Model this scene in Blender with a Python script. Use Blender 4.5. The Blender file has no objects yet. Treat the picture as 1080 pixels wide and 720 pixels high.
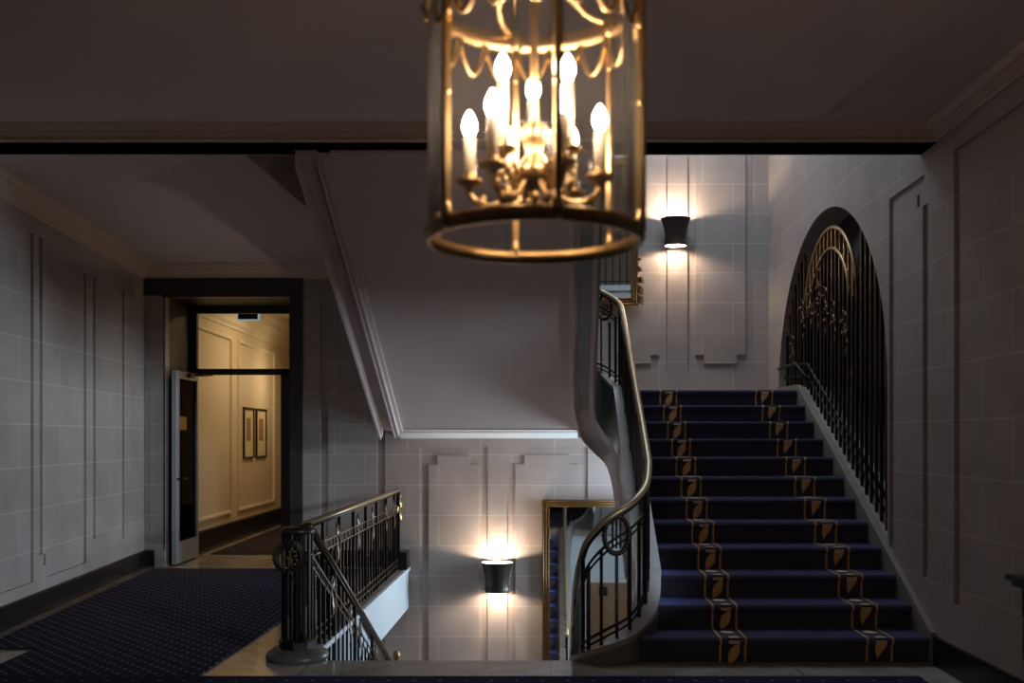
import bpy, math, random
from mathutils import Vector, Matrix
random.seed(7)
PI = math.pi
scene = bpy.context.scene
COL = scene.collection

# ------------------------------------------------------------------ materials
def new_mat(name, base=(.5,.5,.5), rough=.6, metal=0.0, spec=.4):
    m = bpy.data.materials.new(name); m.use_nodes = True
    b = m.node_tree.nodes['Principled BSDF']
    b.inputs['Base Color'].default_value = (*base, 1)
    b.inputs['Roughness'].default_value = rough
    b.inputs['Metallic'].default_value = metal
    b.inputs['Specular IOR Level'].default_value = spec
    return m
def N(m, t, **kw):
    n = m.node_tree.nodes.new(t)
    for k, v in kw.items():
        if k in n.inputs: n.inputs[k].default_value = v
        else: setattr(n, k, v)
    return n
def L(m, a, b): m.node_tree.links.new(a, b)
def bsdf(m): return m.node_tree.nodes['Principled BSDF']
def mix_col(m, fac, a, b):
    n = N(m, 'ShaderNodeMix', data_type='RGBA')
    if fac is not None: L(m, fac, n.inputs[0])
    for i, v in ((6, a), (7, b)):
        if isinstance(v, tuple): n.inputs[i].default_value = (*v, 1)
        else: L(m, v, n.inputs[i])
    return n.outputs[2]
def math_n(m, op, a, b=None):
    n = N(m, 'ShaderNodeMath', operation=op)
    for i, v in ((0, a), (1, b)):
        if v is None: continue
        if isinstance(v, (int, float)): n.inputs[i].default_value = v
        else: L(m, v, n.inputs[i])
    return n.outputs[0]

def noisy(name, base, rough=.6, metal=0, var=.25, scale=6, spec=.4, bump=0):
    """plain material with a little tonal wear"""
    m = new_mat(name, base, rough, metal, spec)
    tc = N(m, 'ShaderNodeTexCoord')
    nz = N(m, 'ShaderNodeTexNoise', Scale=scale, Detail=5.0)
    L(m, tc.outputs['Object'], nz.inputs['Vector'])
    d = tuple(c*(1-var) for c in base); l = tuple(min(1, c*(1+var)) for c in base)
    L(m, mix_col(m, nz.outputs['Fac'], d, l), bsdf(m).inputs['Base Color'])
    if bump:
        bp = N(m, 'ShaderNodeBump', Strength=bump, Distance=.01)
        L(m, nz.outputs['Fac'], bp.inputs['Height']); L(m, bp.outputs[0], bsdf(m).inputs['Normal'])
    return m

def stone_blocks(name, base, mortar, z0, row, width, rough=.55, var=.035):
    m = new_mat(name, base, rough, 0, .35)
    tc = N(m, 'ShaderNodeTexCoord'); sp = N(m, 'ShaderNodeSeparateXYZ'); cb = N(m, 'ShaderNodeCombineXYZ')
    L(m, tc.outputs['Object'], sp.inputs[0])
    L(m, sp.outputs[0], cb.inputs[0])
    L(m, math_n(m, 'SUBTRACT', sp.outputs[2], z0 - 20*row), cb.inputs[1])
    br = N(m, 'ShaderNodeTexBrick')
    br.offset = .42; br.offset_frequency = 2
    for k, v in (('Scale', 1.0), ('Mortar Size', .0055), ('Mortar Smooth', .25), ('Bias', 0.0), ('Brick Width', width), ('Row Height', row)):
        br.inputs[k].default_value = v
    lo = tuple(c*(1-var) for c in base); hi = tuple(c*(1+var) for c in base)
    br.inputs['Color1'].default_value = (*lo, 1); br.inputs['Color2'].default_value = (*hi, 1)
    br.inputs['Mortar'].default_value = (*mortar, 1)
    L(m, cb.outputs[0], br.inputs['Vector'])
    nz = N(m, 'ShaderNodeTexNoise', Scale=2.5, Detail=6.0)
    L(m, tc.outputs['Object'], nz.inputs['Vector'])
    mr = N(m, 'ShaderNodeMapRange'); mr.inputs[1].default_value = .3; mr.inputs[2].default_value = .7
    mr.inputs[3].default_value = .9; mr.inputs[4].default_value = 1.08
    L(m, nz.outputs['Fac'], mr.inputs[0])
    ml = N(m, 'ShaderNodeMix', data_type='RGBA', blend_type='MULTIPLY'); ml.inputs[0].default_value = 1
    L(m, br.outputs['Color'], ml.inputs[6]); L(m, mr.outputs[0], ml.inputs[7])
    L(m, ml.outputs[2], bsdf(m).inputs['Base Color'])
    bp = N(m, 'ShaderNodeBump', Strength=.12, Distance=.004)
    L(m, nz.outputs['Fac'], bp.inputs['Height']); L(m, bp.outputs[0], bsdf(m).inputs['Normal'])
    return m

def dotted_carpet(name, base, dot, s, r, ang=45, off=(0, 0)):
    m = new_mat(name, base, .95, 0, .15)
    tc = N(m, 'ShaderNodeTexCoord'); mp = N(m, 'ShaderNodeMapping')
    mp.inputs['Rotation'].default_value = (0, 0, math.radians(ang))
    mp.inputs['Location'].default_value = (off[0], off[1], 0)
    L(m, tc.outputs['Object'], mp.inputs['Vector'])
    sp = N(m, 'ShaderNodeSeparateXYZ'); L(m, mp.outputs[0], sp.inputs[0])
    q = []
    for i in (0, 1):
        f = math_n(m, 'FRACT', math_n(m, 'DIVIDE', sp.outputs[i], s))
        d = math_n(m, 'SUBTRACT', f, .5)
        q.append(math_n(m, 'MULTIPLY', d, d))
    dd = math_n(m, 'ADD', q[0], q[1])
    fac = math_n(m, 'LESS_THAN', dd, (r/s)**2)
    nz = N(m, 'ShaderNodeTexNoise', Scale=180.0, Detail=2.0)
    L(m, tc.outputs['Object'], nz.inputs['Vector'])
    b2 = mix_col(m, nz.outputs['Fac'], tuple(c*.6 for c in base), tuple(c*1.4 for c in base))
    L(m, mix_col(m, fac, b2, dot), bsdf(m).inputs['Base Color'])
    bp = N(m, 'ShaderNodeBump', Strength=.3, Distance=.004)
    L(m, nz.outputs['Fac'], bp.inputs['Height']); L(m, bp.outputs[0], bsdf(m).inputs['Normal'])
    return m

def marble(name, base, vein, rough=.12, tile=1.6, joint=(.08, .07, .06)):
    m = new_mat(name, base, rough, 0, .5)
    tc = N(m, 'ShaderNodeTexCoord')
    nz = N(m, 'ShaderNodeTexNoise', Scale=2.2, Detail=9.0, Distortion=1.6)
    L(m, tc.outputs['Object'], nz.inputs['Vector'])
    cr = N(m, 'ShaderNodeValToRGB')
    cr.color_ramp.elements[0].position = .35; cr.color_ramp.elements[0].color = (*vein, 1)
    cr.color_ramp.elements[1].position = .62; cr.color_ramp.elements[1].color = (*base, 1)
    L(m, nz.outputs['Fac'], cr.inputs[0])
    br = N(m, 'ShaderNodeTexBrick'); br.offset = 0
    for k, v in (('Scale', 1.0), ('Mortar Size', .003), ('Mortar Smooth', .1), ('Brick Width', tile), ('Row Height', tile)):
        br.inputs[k].default_value = v
    mp = N(m, 'ShaderNodeMapping'); mp.inputs['Location'].default_value = (20.55, 20.2, 0)
    L(m, tc.outputs['Object'], mp.inputs[0]); L(m, mp.outputs[0], br.inputs['Vector'])
    L(m, mix_col(m, br.outputs['Fac'], cr.outputs[0], joint), bsdf(m).inputs['Base Color'])
    return m

def emitter(name, col, strength):
    m = bpy.data.materials.new(name); m.use_nodes = True
    nt = m.node_tree; nt.nodes.clear()
    o = nt.nodes.new('ShaderNodeOutputMaterial'); e = nt.nodes.new('ShaderNodeEmission')
    e.inputs[0].default_value = (*col, 1); e.inputs[1].default_value = strength
    nt.links.new(e.outputs[0], o.inputs[0]); return m

def thin_glass(name, tint=(1, 1, 1), gloss=.12, rough=.02):
    m = bpy.data.materials.new(name); m.use_nodes = True
    nt = m.node_tree; nt.nodes.clear()
    o = nt.nodes.new('ShaderNodeOutputMaterial'); t = nt.nodes.new('ShaderNodeBsdfTransparent')
    g = nt.nodes.new('ShaderNodeBsdfGlossy'); mx = nt.nodes.new('ShaderNodeMixShader')
    lw = nt.nodes.new('ShaderNodeLayerWeight'); lw.inputs[0].default_value = gloss
    t.inputs[0].default_value = (*tint, 1); g.inputs[1].default_value = rough
    nt.links.new(lw.outputs['Fresnel'], mx.inputs[0]); nt.links.new(t.outputs[0], mx.inputs[1])
    nt.links.new(g.outputs[0], mx.inputs[2]); nt.links.new(mx.outputs[0], o.inputs[0]); return m

STONE = (.42, .355, .32); MORT = (.56, .49, .445)
M = {}
M['wall'] = stone_blocks('stone_block_wall', STONE, MORT, 1.615, .355, .86)
M['wall_low'] = stone_blocks('stone_block_lower_wall', STONE, MORT, 1.305, .355, .86)
M['wall_up'] = stone_blocks('stone_block_upper_wall', STONE, MORT, 2.39, .346, .86)
M['plaster'] = noisy('ceiling_plaster', (.62, .515, .50), .8, 0, .05, 3)
M['cornice'] = noisy('cornice_paint', (.62, .48, .39), .55, 0, .06, 4)
M['white'] = noisy('white_paint', (.62, .66, .68), .5, 0, .04, 3)
M['stringer'] = noisy('grey_stringer_stone', (.20, .195, .19), .3, 0, .25, 3.5)
M['curb'] = noisy('cream_stone', (.30, .265, .215), .4, 0, .15, 9)
M['curb_left'] = noisy('grey_beige_stone', (.40, .37, .33), .35, 0, .18, 9)
M['base'] = noisy('dark_marble_base', (.018, .016, .015), .25, 0, .5, 9)
M['marble'] = marble('beige_marble', (.50, .44, .36), (.36, .31, .25))
M['carpet'] = dotted_carpet('navy_carpet_small_dots', (.026, .023, .046), (.26, .23, .32), .084, .0135)
M['carpet_foyer'] = dotted_carpet('navy_carpet_wide_dots', (.016, .016, .045), (.20, .20, .34), .157, .012, 0, (.05, .06))
M['carpet_corr'] = dotted_carpet('dark_corridor_carpet', (.03, .024, .03), (.09, .07, .08), .09, .015)
M['carpet_stair'] = noisy('navy_stair_carpet', (.066, .061, .088), .9, 0, .35, 120, .15, .25)
bsdf(M['carpet_stair']).inputs['Sheen Weight'].default_value = 1.0
bsdf(M['carpet_stair']).inputs['Sheen Roughness'].default_value = .35
bsdf(M['carpet_stair']).inputs['Sheen Tint'].default_value = (.25, .30, .95, 1)
M['gold_thread'] = noisy('gold_carpet_yarn', (.78, .44, .16), .8, 0, .2, 60, .2)
M['pale_thread'] = noisy('pale_gold_carpet_yarn', (.80, .58, .34), .8, 0, .2, 60, .2)
M['iron'] = noisy('black_wrought_iron', (.018, .015, .013), .42, .6, .4, 30)
M['iron_brown'] = noisy('bronzed_iron', (.11, .075, .05), .4, .7, .35, 25)
M['gilt_iron'] = noisy('gilded_iron', (.36, .23, .11), .42, .85, .35, 30)
M['iron_dark_brown'] = noisy('dark_bronzed_iron', (.045, .032, .024), .42, .6, .35, 25)
M['base_stone'] = noisy('dark_newel_stone', (.095, .085, .075), .35, 0, .2, 12)
M['scroll'] = noisy('tarnished_gilt', (.17, .095, .04), .45, .75, .4, 30)
M['handrail'] = noisy('worn_brass_handrail', (.40, .29, .165), .36, .6, .25, 14)
M['brass'] = noisy('lantern_brass', (.66, .48, .24), .34, 1, .2, 18)
M['brass_dark'] = noisy('aged_lantern_brass', (.40, .27, .12), .36, 1, .3, 18)
M['gilt'] = noisy('gilded_wood', (.22, .12, .042), .42, .6, .4, 30, .4, .3)
M['mirror'] = new_mat('silvered_glass', (.82, .83, .82), .015, 1)
M['glass'] = thin_glass('lantern_glass', (.97, .97, .98), .12, .04)
def dusty(m, amount):
    nt = m.node_tree; o = next(n for n in nt.nodes if n.type == 'OUTPUT_MATERIAL'); src = o.inputs[0].links[0].from_socket
    d = nt.nodes.new('ShaderNodeBsdfTranslucent'); e = nt.nodes.new('ShaderNodeBsdfDiffuse'); a = nt.nodes.new('ShaderNodeMixShader'); b = nt.nodes.new('ShaderNodeMixShader')
    d.inputs[0].default_value = (.9, .88, .9, 1); e.inputs[0].default_value = (.9, .88, .9, 1); b.inputs[0].default_value = amount
    nt.links.new(d.outputs[0], a.inputs[1]); nt.links.new(e.outputs[0], a.inputs[2])
    nt.links.new(src, b.inputs[1]); nt.links.new(a.outputs[0], b.inputs[2]); nt.links.new(b.outputs[0], o.inputs[0])
dusty(M['glass'], .009)
M['pane'] = thin_glass('transom_glass', (.97, .97, .95), .06)
M['door_glass'] = thin_glass('dark_door_glass', (.10, .10, .11), .12)
M['black_glass'] = new_mat('night_window_glass', (.006, .006, .008), .12, 0, .4)
M['candle'] = noisy('ivory_candle_sleeve', (.80, .72, .58), .5, 0, .05, 20)
M['bulb'] = emitter('lit_candle_bulb', (1.0, .74, .53), 100.0)
M['sconce'] = noisy('dark_bronze_shade', (.07, .055, .045), .38, .7, .3, 40)
M['sconce_in'] = new_mat('white_shade_lining', (.75, .68, .58), .6)
M['door_dark'] = noisy('dark_door_casing', (.045, .04, .04), .5, 0, .12, 8)
M['door_metal'] = noisy('pale_metal_door', (.42, .43, .46), .4, .4, .1, 10)
M['corr'] = noisy('corridor_cream_paint', (.66, .54, .37), .6, 0, .08, 14)
M['corr_white'] = noisy('corridor_white_trim', (.74, .64, .47), .5, 0, .05, 12)
M['pic_black'] = new_mat('black_picture_frame', (.02, .015, .012), .35)
M['pic_mat'] = noisy('cream_mount', (.70, .56, .36), .8, 0, .05, 20)
M['pic_ink'] = noisy('brown_print', (.30, .18, .08), .8, 0, .5, 40)
M['wood_dark'] = noisy('dark_table_wood', (.012, .009, .007), .35, 0, .4, 12)
M['wood_brown'] = noisy('brown_door_wood', (.30, .16, .085), .4, 0, .2, 7)
M['brass_plate'] = new_mat('gold_sign', (.55, .36, .08), .35, .6)
M['sign_black'] = new_mat('sign_black', (.012, .012, .014), .3)
M['sign_rim'] = emitter('lit_sign_rim', (.55, .78, .92), .42)
M['tan'] = noisy('upper_hall_paint', (.50, .42, .33), .7, 0, .06, 5)
M['sky'] = emitter('skylight_pane', (.62, .78, 1.0), 3.0)
M['daywin'] = emitter('daylit_window_pane', (.62, .78, 1.0), 2.2)

# ------------------------------------------------------------------ mesh builder
class MB:
    def __init__(s): s.v = []; s.f = []; s.mi = []; s.sm = []
    def add(s, vs, fs, mi=0, smooth=False):
        o = len(s.v); s.v += [tuple(v) for v in vs]
        for f in fs: s.f.append(tuple(i+o for i in f)); s.mi.append(mi); s.sm.append(smooth)
        return s
    def box(s, x0, x1, y0, y1, z0, z1, mi=0):
        return s.hexa([(x0,y0,z0),(x1,y0,z0),(x1,y1,z0),(x0,y1,z0),(x0,y0,z1),(x1,y0,z1),(x1,y1,z1),(x0,y1,z1)], mi)
    def hexa(s, c, mi=0):
        return s.add(c, [(0,3,2,1),(4,5,6,7),(0,1,5,4),(1,2,6,5),(2,3,7,6),(3,0,4,7)], mi)
    def prism(s, poly, z0, z1, mi=0):
        """polygon in xy extruded in z"""
        n = len(poly)
        vs = [(x, y, z0) for x, y in poly] + [(x, y, z1) for x, y in poly]
        fs = [tuple(range(n))[::-1], tuple(range(n, 2*n))] + [(i, (i+1) % n, n+(i+1) % n, n+i) for i in range(n)]
        return s.add(vs, fs, mi)
    def tube(s, path, r, n=8, closed=False, mi=0, ry=None, up=(0, 0, 1), radii=None):
        P = [Vector(p) for p in path]; k = len(P); vs = []; fs = []
        for i, p in enumerate(P):
            a = P[(i-1) % k] if closed or i else P[0]; b = P[(i+1) % k] if closed or i < k-1 else P[-1]
            t = (b-a); t = t.normalized() if t.length > 1e-9 else Vector((0, 0, 1))
            u = Vector(up)
            if abs(t.dot(u)) > .985: u = Vector((1, 0, 0)) if abs(t.x) < .9 else Vector((0, 1, 0))
            sd = t.cross(u).normalized(); uu = sd.cross(t).normalized()
            rr = radii[i] if radii else r; r2 = (ry if ry else rr)
            if radii and ry: r2 = ry*rr/r
            for j in range(n):
                an = 2*PI*(j+.5)/n
                vs.append(p + sd*math.cos(an)*rr + uu*math.sin(an)*r2)
        m = k if closed else k-1
        for i in range(m):
            for j in range(n):
                a = i*n+j; b = i*n+(j+1) % n; c = ((i+1) % k)*n+(j+1) % n; d = ((i+1) % k)*n+j
                fs.append((a, b, c, d))
        if not closed:
            fs += [tuple(range(n))[::-1], tuple((k-1)*n+j for j in range(n))]
        return s.add(vs, fs, mi, n > 4)
    def lathe(s, prof, c=(0, 0, 0), n=24, mi=0, ys=1.0, flute=0, amp=0, closed=False, smooth=True):
        vs = []; fs = []; k = len(prof)
        for r, z in prof:
            for j in range(n):
                a = 2*PI*j/n; rr = r*(1+(amp*math.cos(flute*a) if flute else 0))
                vs.append((c[0]+rr*math.cos(a), c[1]+rr*math.sin(a)*ys, c[2]+z))
        for i in range(k if closed else k-1):
            i2 = (i+1) % k
            for j in range(n):
                fs.append((i*n+j, i*n+(j+1) % n, i2*n+(j+1) % n, i2*n+j))
        if not closed:
            fs += [tuple(range(n))[::-1], tuple((k-1)*n+j for j in range(n))]
        return s.add(vs, fs, mi, smooth)
    def ball(s, c, r, mi=0, n=10, sz=1.0):
        prof = [(r*math.sin(PI*i/8)+1e-5, -r*sz*math.cos(PI*i/8)) for i in range(9)]
        return s.lathe(prof, c, n, mi)
    def leaf(s, p, d, nrm, ln, w, mi=0, th=.006):
        """a small pointed leaf, with thickness, from p along d"""
        d = Vector(d).normalized(); nv = Vector(nrm).normalized(); sd = d.cross(nv).normalized(); p = Vector(p)
        pr = [(0, .12), (.2, .7), (.45, 1), (.75, .62), (1, .04)]
        vs = []
        for t, ww in pr:
            bend = math.sin(t*PI)*ln*.08
            c = p+d*ln*t+nv*bend
            vs += [c-sd*w/2*ww, c+nv*th, c+sd*w/2*ww, c-nv*th]
        fs = []
        for i in range(len(pr)-1):
            for j in range(4): fs.append((i*4+j, i*4+(j+1) % 4, (i+1)*4+(j+1) % 4, (i+1)*4+j))
        fs += [(3, 2, 1, 0), tuple(len(vs)-4+j for j in range(4))]
        return s.add(vs, fs, mi, False)
    def build(s, name, mats, parent=None, loc=None, rotz=0):
        me = bpy.data.meshes.new(name); me.from_pydata(s.v, [], s.f)
        for m in (mats if isinstance(mats, (list, tuple)) else [mats]): me.materials.append(m)
        me.polygons.foreach_set('material_index', s.mi); me.polygons.foreach_set('use_smooth', s.sm)
        me.update()
        import bmesh
        bm = bmesh.new(); bm.from_mesh(me); bmesh.ops.recalc_face_normals(bm, faces=bm.faces); bm.to_mesh(me); bm.free()
        o = bpy.data.objects.new(name, me); COL.objects.link(o)
        if parent: o.parent = parent
        if loc: o.location = loc
        o.rotation_euler.z = rotz
        return o

def tag(o, label, cat, group=None):
    o['label'] = label; o['category'] = cat
    if group: o['group'] = group
    return o
def thing(name, label, cat, loc=(0, 0, 0), group=None):
    o = bpy.data.objects.new(name, None); COL.objects.link(o); o.location = loc
    o.empty_display_size = .1
    return tag(o, label, cat, group)
def struct(o):
    o['kind'] = 'structure'; return o
def copy_child(src, parent, loc, rotz=0):
    c = src.copy(); COL.objects.link(c); c.parent = parent; c.location = loc; c.rotation_euler.z = rotz
    return c
def catmull(ctrl, per=8):
    P = [Vector(c) if len(c) <= 4 else c for c in ctrl]; out = []
    n = len(ctrl); dim = len(ctrl[0])
    for i in range(n-1):
        p0 = ctrl[max(i-1, 0)]; p1 = ctrl[i]; p2 = ctrl[i+1]; p3 = ctrl[min(i+2, n-1)]
        for k in range(per):
            t = k/per
            out.append(tuple(.5*((2*p1[d])+(-p0[d]+p2[d])*t+(2*p0[d]-5*p1[d]+4*p2[d]-p3[d])*t*t+(-p0[d]+3*p1[d]-3*p2[d]+p3[d])*t**3) for d in range(dim)))
    out.append(tuple(ctrl[-1])); return out

# ------------------------------------------------------------------ dimensions
CAMZ = 1.5; F = 1000.0; CX = 540.0; HY = 462.0
def P(px, py, Y): return ((px-CX)/F*Y, Y, CAMZ+(HY-py)/F*Y)
YB = 11.1                       # the back wall
RISE, TREAD, Y1 = .165, .305, 6.29
CEIL = 3.54
def wl(Y): return -3.31-.09*Y   # left wall
def wr(Y): return 2.5625+.039*Y # right wall
def nos(Y): return RISE+.541*(Y-Y1)
def edge(Y): return -1.22+.04*(Y-11.1)      # edge of the left hall floor

# ------------------------------------------------------------------ relief walls
def relief_wall(name, mat, u0, u1, z0, z1, paints, origin, ang, th=.14, dep=.022, extra=None):
    us = {u0, u1}; zs = {z0, z1}
    for (a, b, c, d, k) in paints:
        for t in (a, b):
            if u0 < t < u1: us.add(t)
        for t in (c, d):
            if z0 < t < z1: zs.add(t)
    us = sorted(us); zs = sorted(zs); nu, nz = len(us)-1, len(zs)-1
    st = {}
    for i in range(nu):
        for j in range(nz):
            uc = (us[i]+us[i+1])/2; zc = (zs[j]+zs[j+1])/2; k = 0
            for (a, b, c, d, kk) in paints:
                if a <= uc <= b and c <= zc <= d: k = kk
            st[i, j] = k
    Y = {0: 0.0, 1: dep}
    b = MB()
    def q(p): b.add(p, [(0, 1, 2, 3)])
    for i in range(nu):
        for j in range(nz):
            k = st[i, j]
            if k == 2: continue
            a, c = us[i], us[i+1]; d, e = zs[j], zs[j+1]; y = Y[k]
            q([(a, y, d), (c, y, d), (c, y, e), (a, y, e)])
            q([(a, th, d), (a, th, e), (c, th, e), (c, th, d)])
            for di, dj, pa, pb in ((-1, 0, (a, d), (a, e)), (1, 0, (c, d), (c, e)), (0, -1, (a, d), (c, d)), (0, 1, (a, e), (c, e))):
                kk = st.get((i+di, j+dj), 2)
                yo = th if kk == 2 else Y[kk]
                if yo > y: q([(pa[0], y, pa[1]), (pb[0], y, pb[1]), (pb[0], yo, pb[1]), (pa[0], yo, pa[1])])
    if extra: extra(b)
    return struct(b.build(name, mat, None, origin, ang))
def loop(u0, u1, z0, z1, w=.095, st=.105, corners='bl br tl tr'):
    r = [(u0, u1, z0, z1, 1), (u0+w, u1-w, z0+w, z1-w, 0)]
    a, b, c, d = u0+w, u1-w, z0+w, z1-w
    for k in corners.split():
        uu = (a, a+st) if k[1] == 'l' else (b-st, b); zz = (c, c+st) if k[0] == 'b' else (d-st, d)
        r.append((*uu, *zz, 1))
    return r
def X11(px): return (px-CX)/F*YB
def Z11(py): return CAMZ+(HY-py)/F*YB

# back wall: door wall and sconce wall, one plane; ends under the landing
DX0, DX1 = X11(174), X11(306)
paints = [(X11(443), X11(514.3), -1.7, Z11(472), 1)]
paints = loop(X11(443), X11(514.3), -1.7, Z11(471.5), .1, .105) + loop(X11(535), X11(620), -1.7, Z11(471.5), .095, .105) \
    + [(X11(338), X11(346), .35, 3.1, 1), (X11(397.5), X11(406), -1.6, 3.1, 1)] \
    + [(X11(151), X11(158), .3, 3.1, 1)] + [(DX0, DX1, -.02, 3.16, 2)]
relief_wall('wall_back', M['wall_low'], wl(YB)-.2, 3.2, -1.98, CEIL-.005, paints, (0, YB, 0), 0, .14, .015)
# upper wall over the landing (stairwell)
pu = loop(X11(640), X11(703.5), Z11(392), 6.0, .095, .10) + loop(X11(724.5), X11(794), Z11(392), 6.0, .095, .10)
relief_wall('wall_landing', M['wall_up'], -1.25, 3.25, 1.98, 6.6, pu, (0, YB-.035, 0), 0, .032, .028)

# left wall (u runs along +Y from Y=0)
AL = math.atan2(1, -.09)
lw = 1/math.cos(math.atan(.09))
def ul(Y): return Y*lw
pl = [(ul(7.90), ul(7.985), .29, 3.22, 1), (ul(6.2), ul(7.985), .29, .335, 1), (ul(8.085), ul(8.17), .50, 3.22, 1), (ul(8.19), ul(8.24), .40, .50, 1),
      (ul(8.24), ul(9.22), .29, .335, 1), (ul(9.14), ul(9.22), .29, 3.1, 1), (ul(9.40), ul(9.48), .50, 3.1, 1), (ul(10.3), ul(10.38), .4, 3.1, 1),
      (ul(6.9), ul(6.98), .5, 3.2, 1)]
relief_wall('wall_left', M['wall'], -1.6, ul(YB), 0.0, CEIL, pl, (-3.31, 0, 0), AL)
# right wall (u runs along -Y from Y=11.25) with the arched opening
AR = math.atan2(-1, -.039)
def ur(Y): return (11.25-Y)/math.cos(math.atan(.039))
AC, AZ, ARAD = 8.88, 1.92, 1.70
YA0, YA1 = AC-ARAD, AC+ARAD
def arch_z(Y): return AZ+math.sqrt(max(ARAD**2-(Y-AC)**2, 0))
def sill_z(Y): return min(nos(Y)+.04, 2.03)
pr = [(ur(7.14), ur(7.05), .55, 3.30, 1), (ur(7.14), ur(6.47), 3.25, 3.30, 1), (ur(6.50), ur(6.41), .55, 3.09, 1), (ur(6.60), ur(6.55), 3.10, 3.19, 1),
      (ur(6.0), ur(5.91), .45, 3.32, 1), (ur(6.0), ur(3.0), 3.27, 3.32, 1), (ur(YA1), ur(YA0), -2, 6.6, 2),
      (ur(4.5), ur(1.0), .92, 2.62, 2)]
def arch_extra(b):
    n = 40; D = .27
    ys = [YA0+(YA1-YA0)*.5*(1-math.cos(PI*i/n)) for i in range(n+1)]
    for i in range(n):
        a, c = ys[i], ys[i+1]; ua, uc = ur(a), ur(c)
        za, zc = max(arch_z(a), sill_z(a)), max(arch_z(c), sill_z(c)); sa, sc = sill_z(a), sill_z(c)
        b.add([(ua, 0, za), (uc, 0, zc), (uc, 0, 6.6), (ua, 0, 6.6)], [(0, 1, 2, 3)])
        b.add([(ua, 0, -1.98), (uc, 0, -1.98), (uc, 0, sc), (ua, 0, sa)], [(0, 1, 2, 3)])
        b.add([(ua, .14, za), (uc, .14, zc), (uc, .14, 6.6), (ua, .14, 6.6)], [(0, 1, 2, 3)])
        b.add([(ua, .14, -1.98), (uc, .14, -1.98), (uc, .14, sc), (ua, .14, sa)], [(0, 1, 2, 3)])
        b.add([(ua, 0, za), (uc, 0, zc), (uc, D, zc), (ua, D, za)], [(0, 1, 2, 3)], 0, True)
        b.add([(ua, 0, sa), (uc, 0, sc), (uc, D, sc), (ua, D, sa)], [(0, 1, 2, 3)])
    for y in (YA0, YA1):
        u = ur(y); b.add([(u, 0, sill_z(y)), (u, D, sill_z(y)), (u, D, max(arch_z(y), sill_z(y))), (u, 0, max(arch_z(y), sill_z(y)))], [(0, 1, 2, 3)])
ORR = (wr(11.25), 11.25, 0)
relief_wall('wall_right', M['wall'], -.2, ur(-1.6), -1.98, 6.6, pr, ORR, AR, .14, .022, arch_extra)
b = MB()
b.box(ur(YA1)-.1, ur(YA0)+.1, .27, .31, .0, 3.75)
struct(b.build('window_1', M['black_glass'], None, ORR, AR))
# tall foyer window nearer than the picture shows: casing and sill, daylight comes through it
b = MB(); u0, u1 = ur(4.5), ur(1.0)
b.box(u0-.1, u1+.1, -.04, .0, 2.62, 2.74); b.box(u0-.1, u0, -.03, .0, .92, 2.62); b.box(u1, u1+.1, -.03, .0, .92, 2.62); b.box(u0-.12, u1+.12, -.10, .10, .885, .92)
struct(b.build('window_3', M['white'], None, ORR, AR))
# wall behind the camera, stairwell walls above and below, upper hall
def wall_box(name, mat, *c): return struct(MB().box(*c).build(name, mat))
wall_box('wall_front', M['wall'], -3.6, 2.7, -1.6, -1.5, 0, CEIL)
wall_box('wall_basement_left', M['wall_low'], -2.05, -1.95, 6.3, YB, -1.98, -.48)
wall_box('wall_basement_front', M['white'], -2.05, wr(6.3), 6.28, 6.39, -1.98, -.12)
wall_box('wall_upper_left', M['tan'], -2.02, -1.92, 3.0, YB, 3.98, 6.6)
wall_box('wall_upper_front', M['tan'], -2.0, wr(3), 2.9, 3.0, 3.98, 6.6)
wall_box('floor_lower', M['marble'], -2.0, 3.1, 6.3, 11.2, -2.1, -1.98)
b = MB()
b.hexa([(-1.40, 6.0, 3.99), (-1.32, 6.0, 3.99), (-1.12, YB, 2.05), (-1.2, YB, 2.05), (-1.40, 6.0, 6.55), (-1.32, 6.0, 6.55), (-1.12, YB, 6.55), (-1.2, YB, 6.55)])
struct(b.build('wall_skylight_blocker', M['tan']))  # unseen wall added to keep skylight out of the shaft left of the flight
b = MB(); b.box(-2.0, .9, 2.9, 11.2, 6.5, 6.6); b.box(.9, 2.7, 2.9, 7.2, 6.5, 6.6); b.box(.9, 2.7, 10.6, 11.2, 6.5, 6.6); b.box(2.7, 3.1, 2.9, 11.2, 6.5, 6.6)
struct(b.build('ceiling_stairwell', M['plaster']))
b = MB(); b.box(.9, 2.7, 7.2, 10.6, 6.56, 6.6, 0)
for x in (.9, 1.48, 2.08, 2.65): b.box(x, x+.05, 7.2, 10.6, 6.5, 6.56, 1)
for y in (7.2, 8.3, 9.4, 10.55): b.box(.9, 2.7, y, y+.05, 6.5, 6.56, 1)
struct(b.build('window_skylight', [M['sky'], M['iron']]))

# ------------------------------------------------------------------ floors and ceilings
b = MB()
b.prism([(wl(-1.6), -1.6), (wr(-1.6), -1.6), (wr(6.4), 6.4), (-1.42, 6.40), (wl(6.40), 6.40)], -.12, 0)
b.prism([(wl(6.4), 6.4), (edge(6.4), 6.4), (edge(YB), YB), (wl(YB), YB)], -.12, 0)
b.prism([(DX0-.02, YB), (DX1+.02, YB), (DX1+.02, 12.25), (DX0-.02, 12.25)], -.12, 0)
struct(b.build('floor', M['marble']))
b = MB()
b.prism([(-2.0, 6.4), (edge(6.4)-.02, 6.4), (edge(YB)-.02, YB), (-2.0, YB)], -.48, -.125, 0)
b.hexa([(edge(6.4)-.02, 6.4, -.48), (edge(6.4)+.012, 6.4, -.48), (edge(YB)+.012, YB-.01, -.48), (edge(YB)-.02, YB-.01, -.48),
        (edge(6.4)-.02, 6.4, -.035), (edge(6.4)+.012, 6.4, -.035), (edge(YB)+.012, YB-.01, -.035), (edge(YB)-.02, YB-.01, -.035)])
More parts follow.
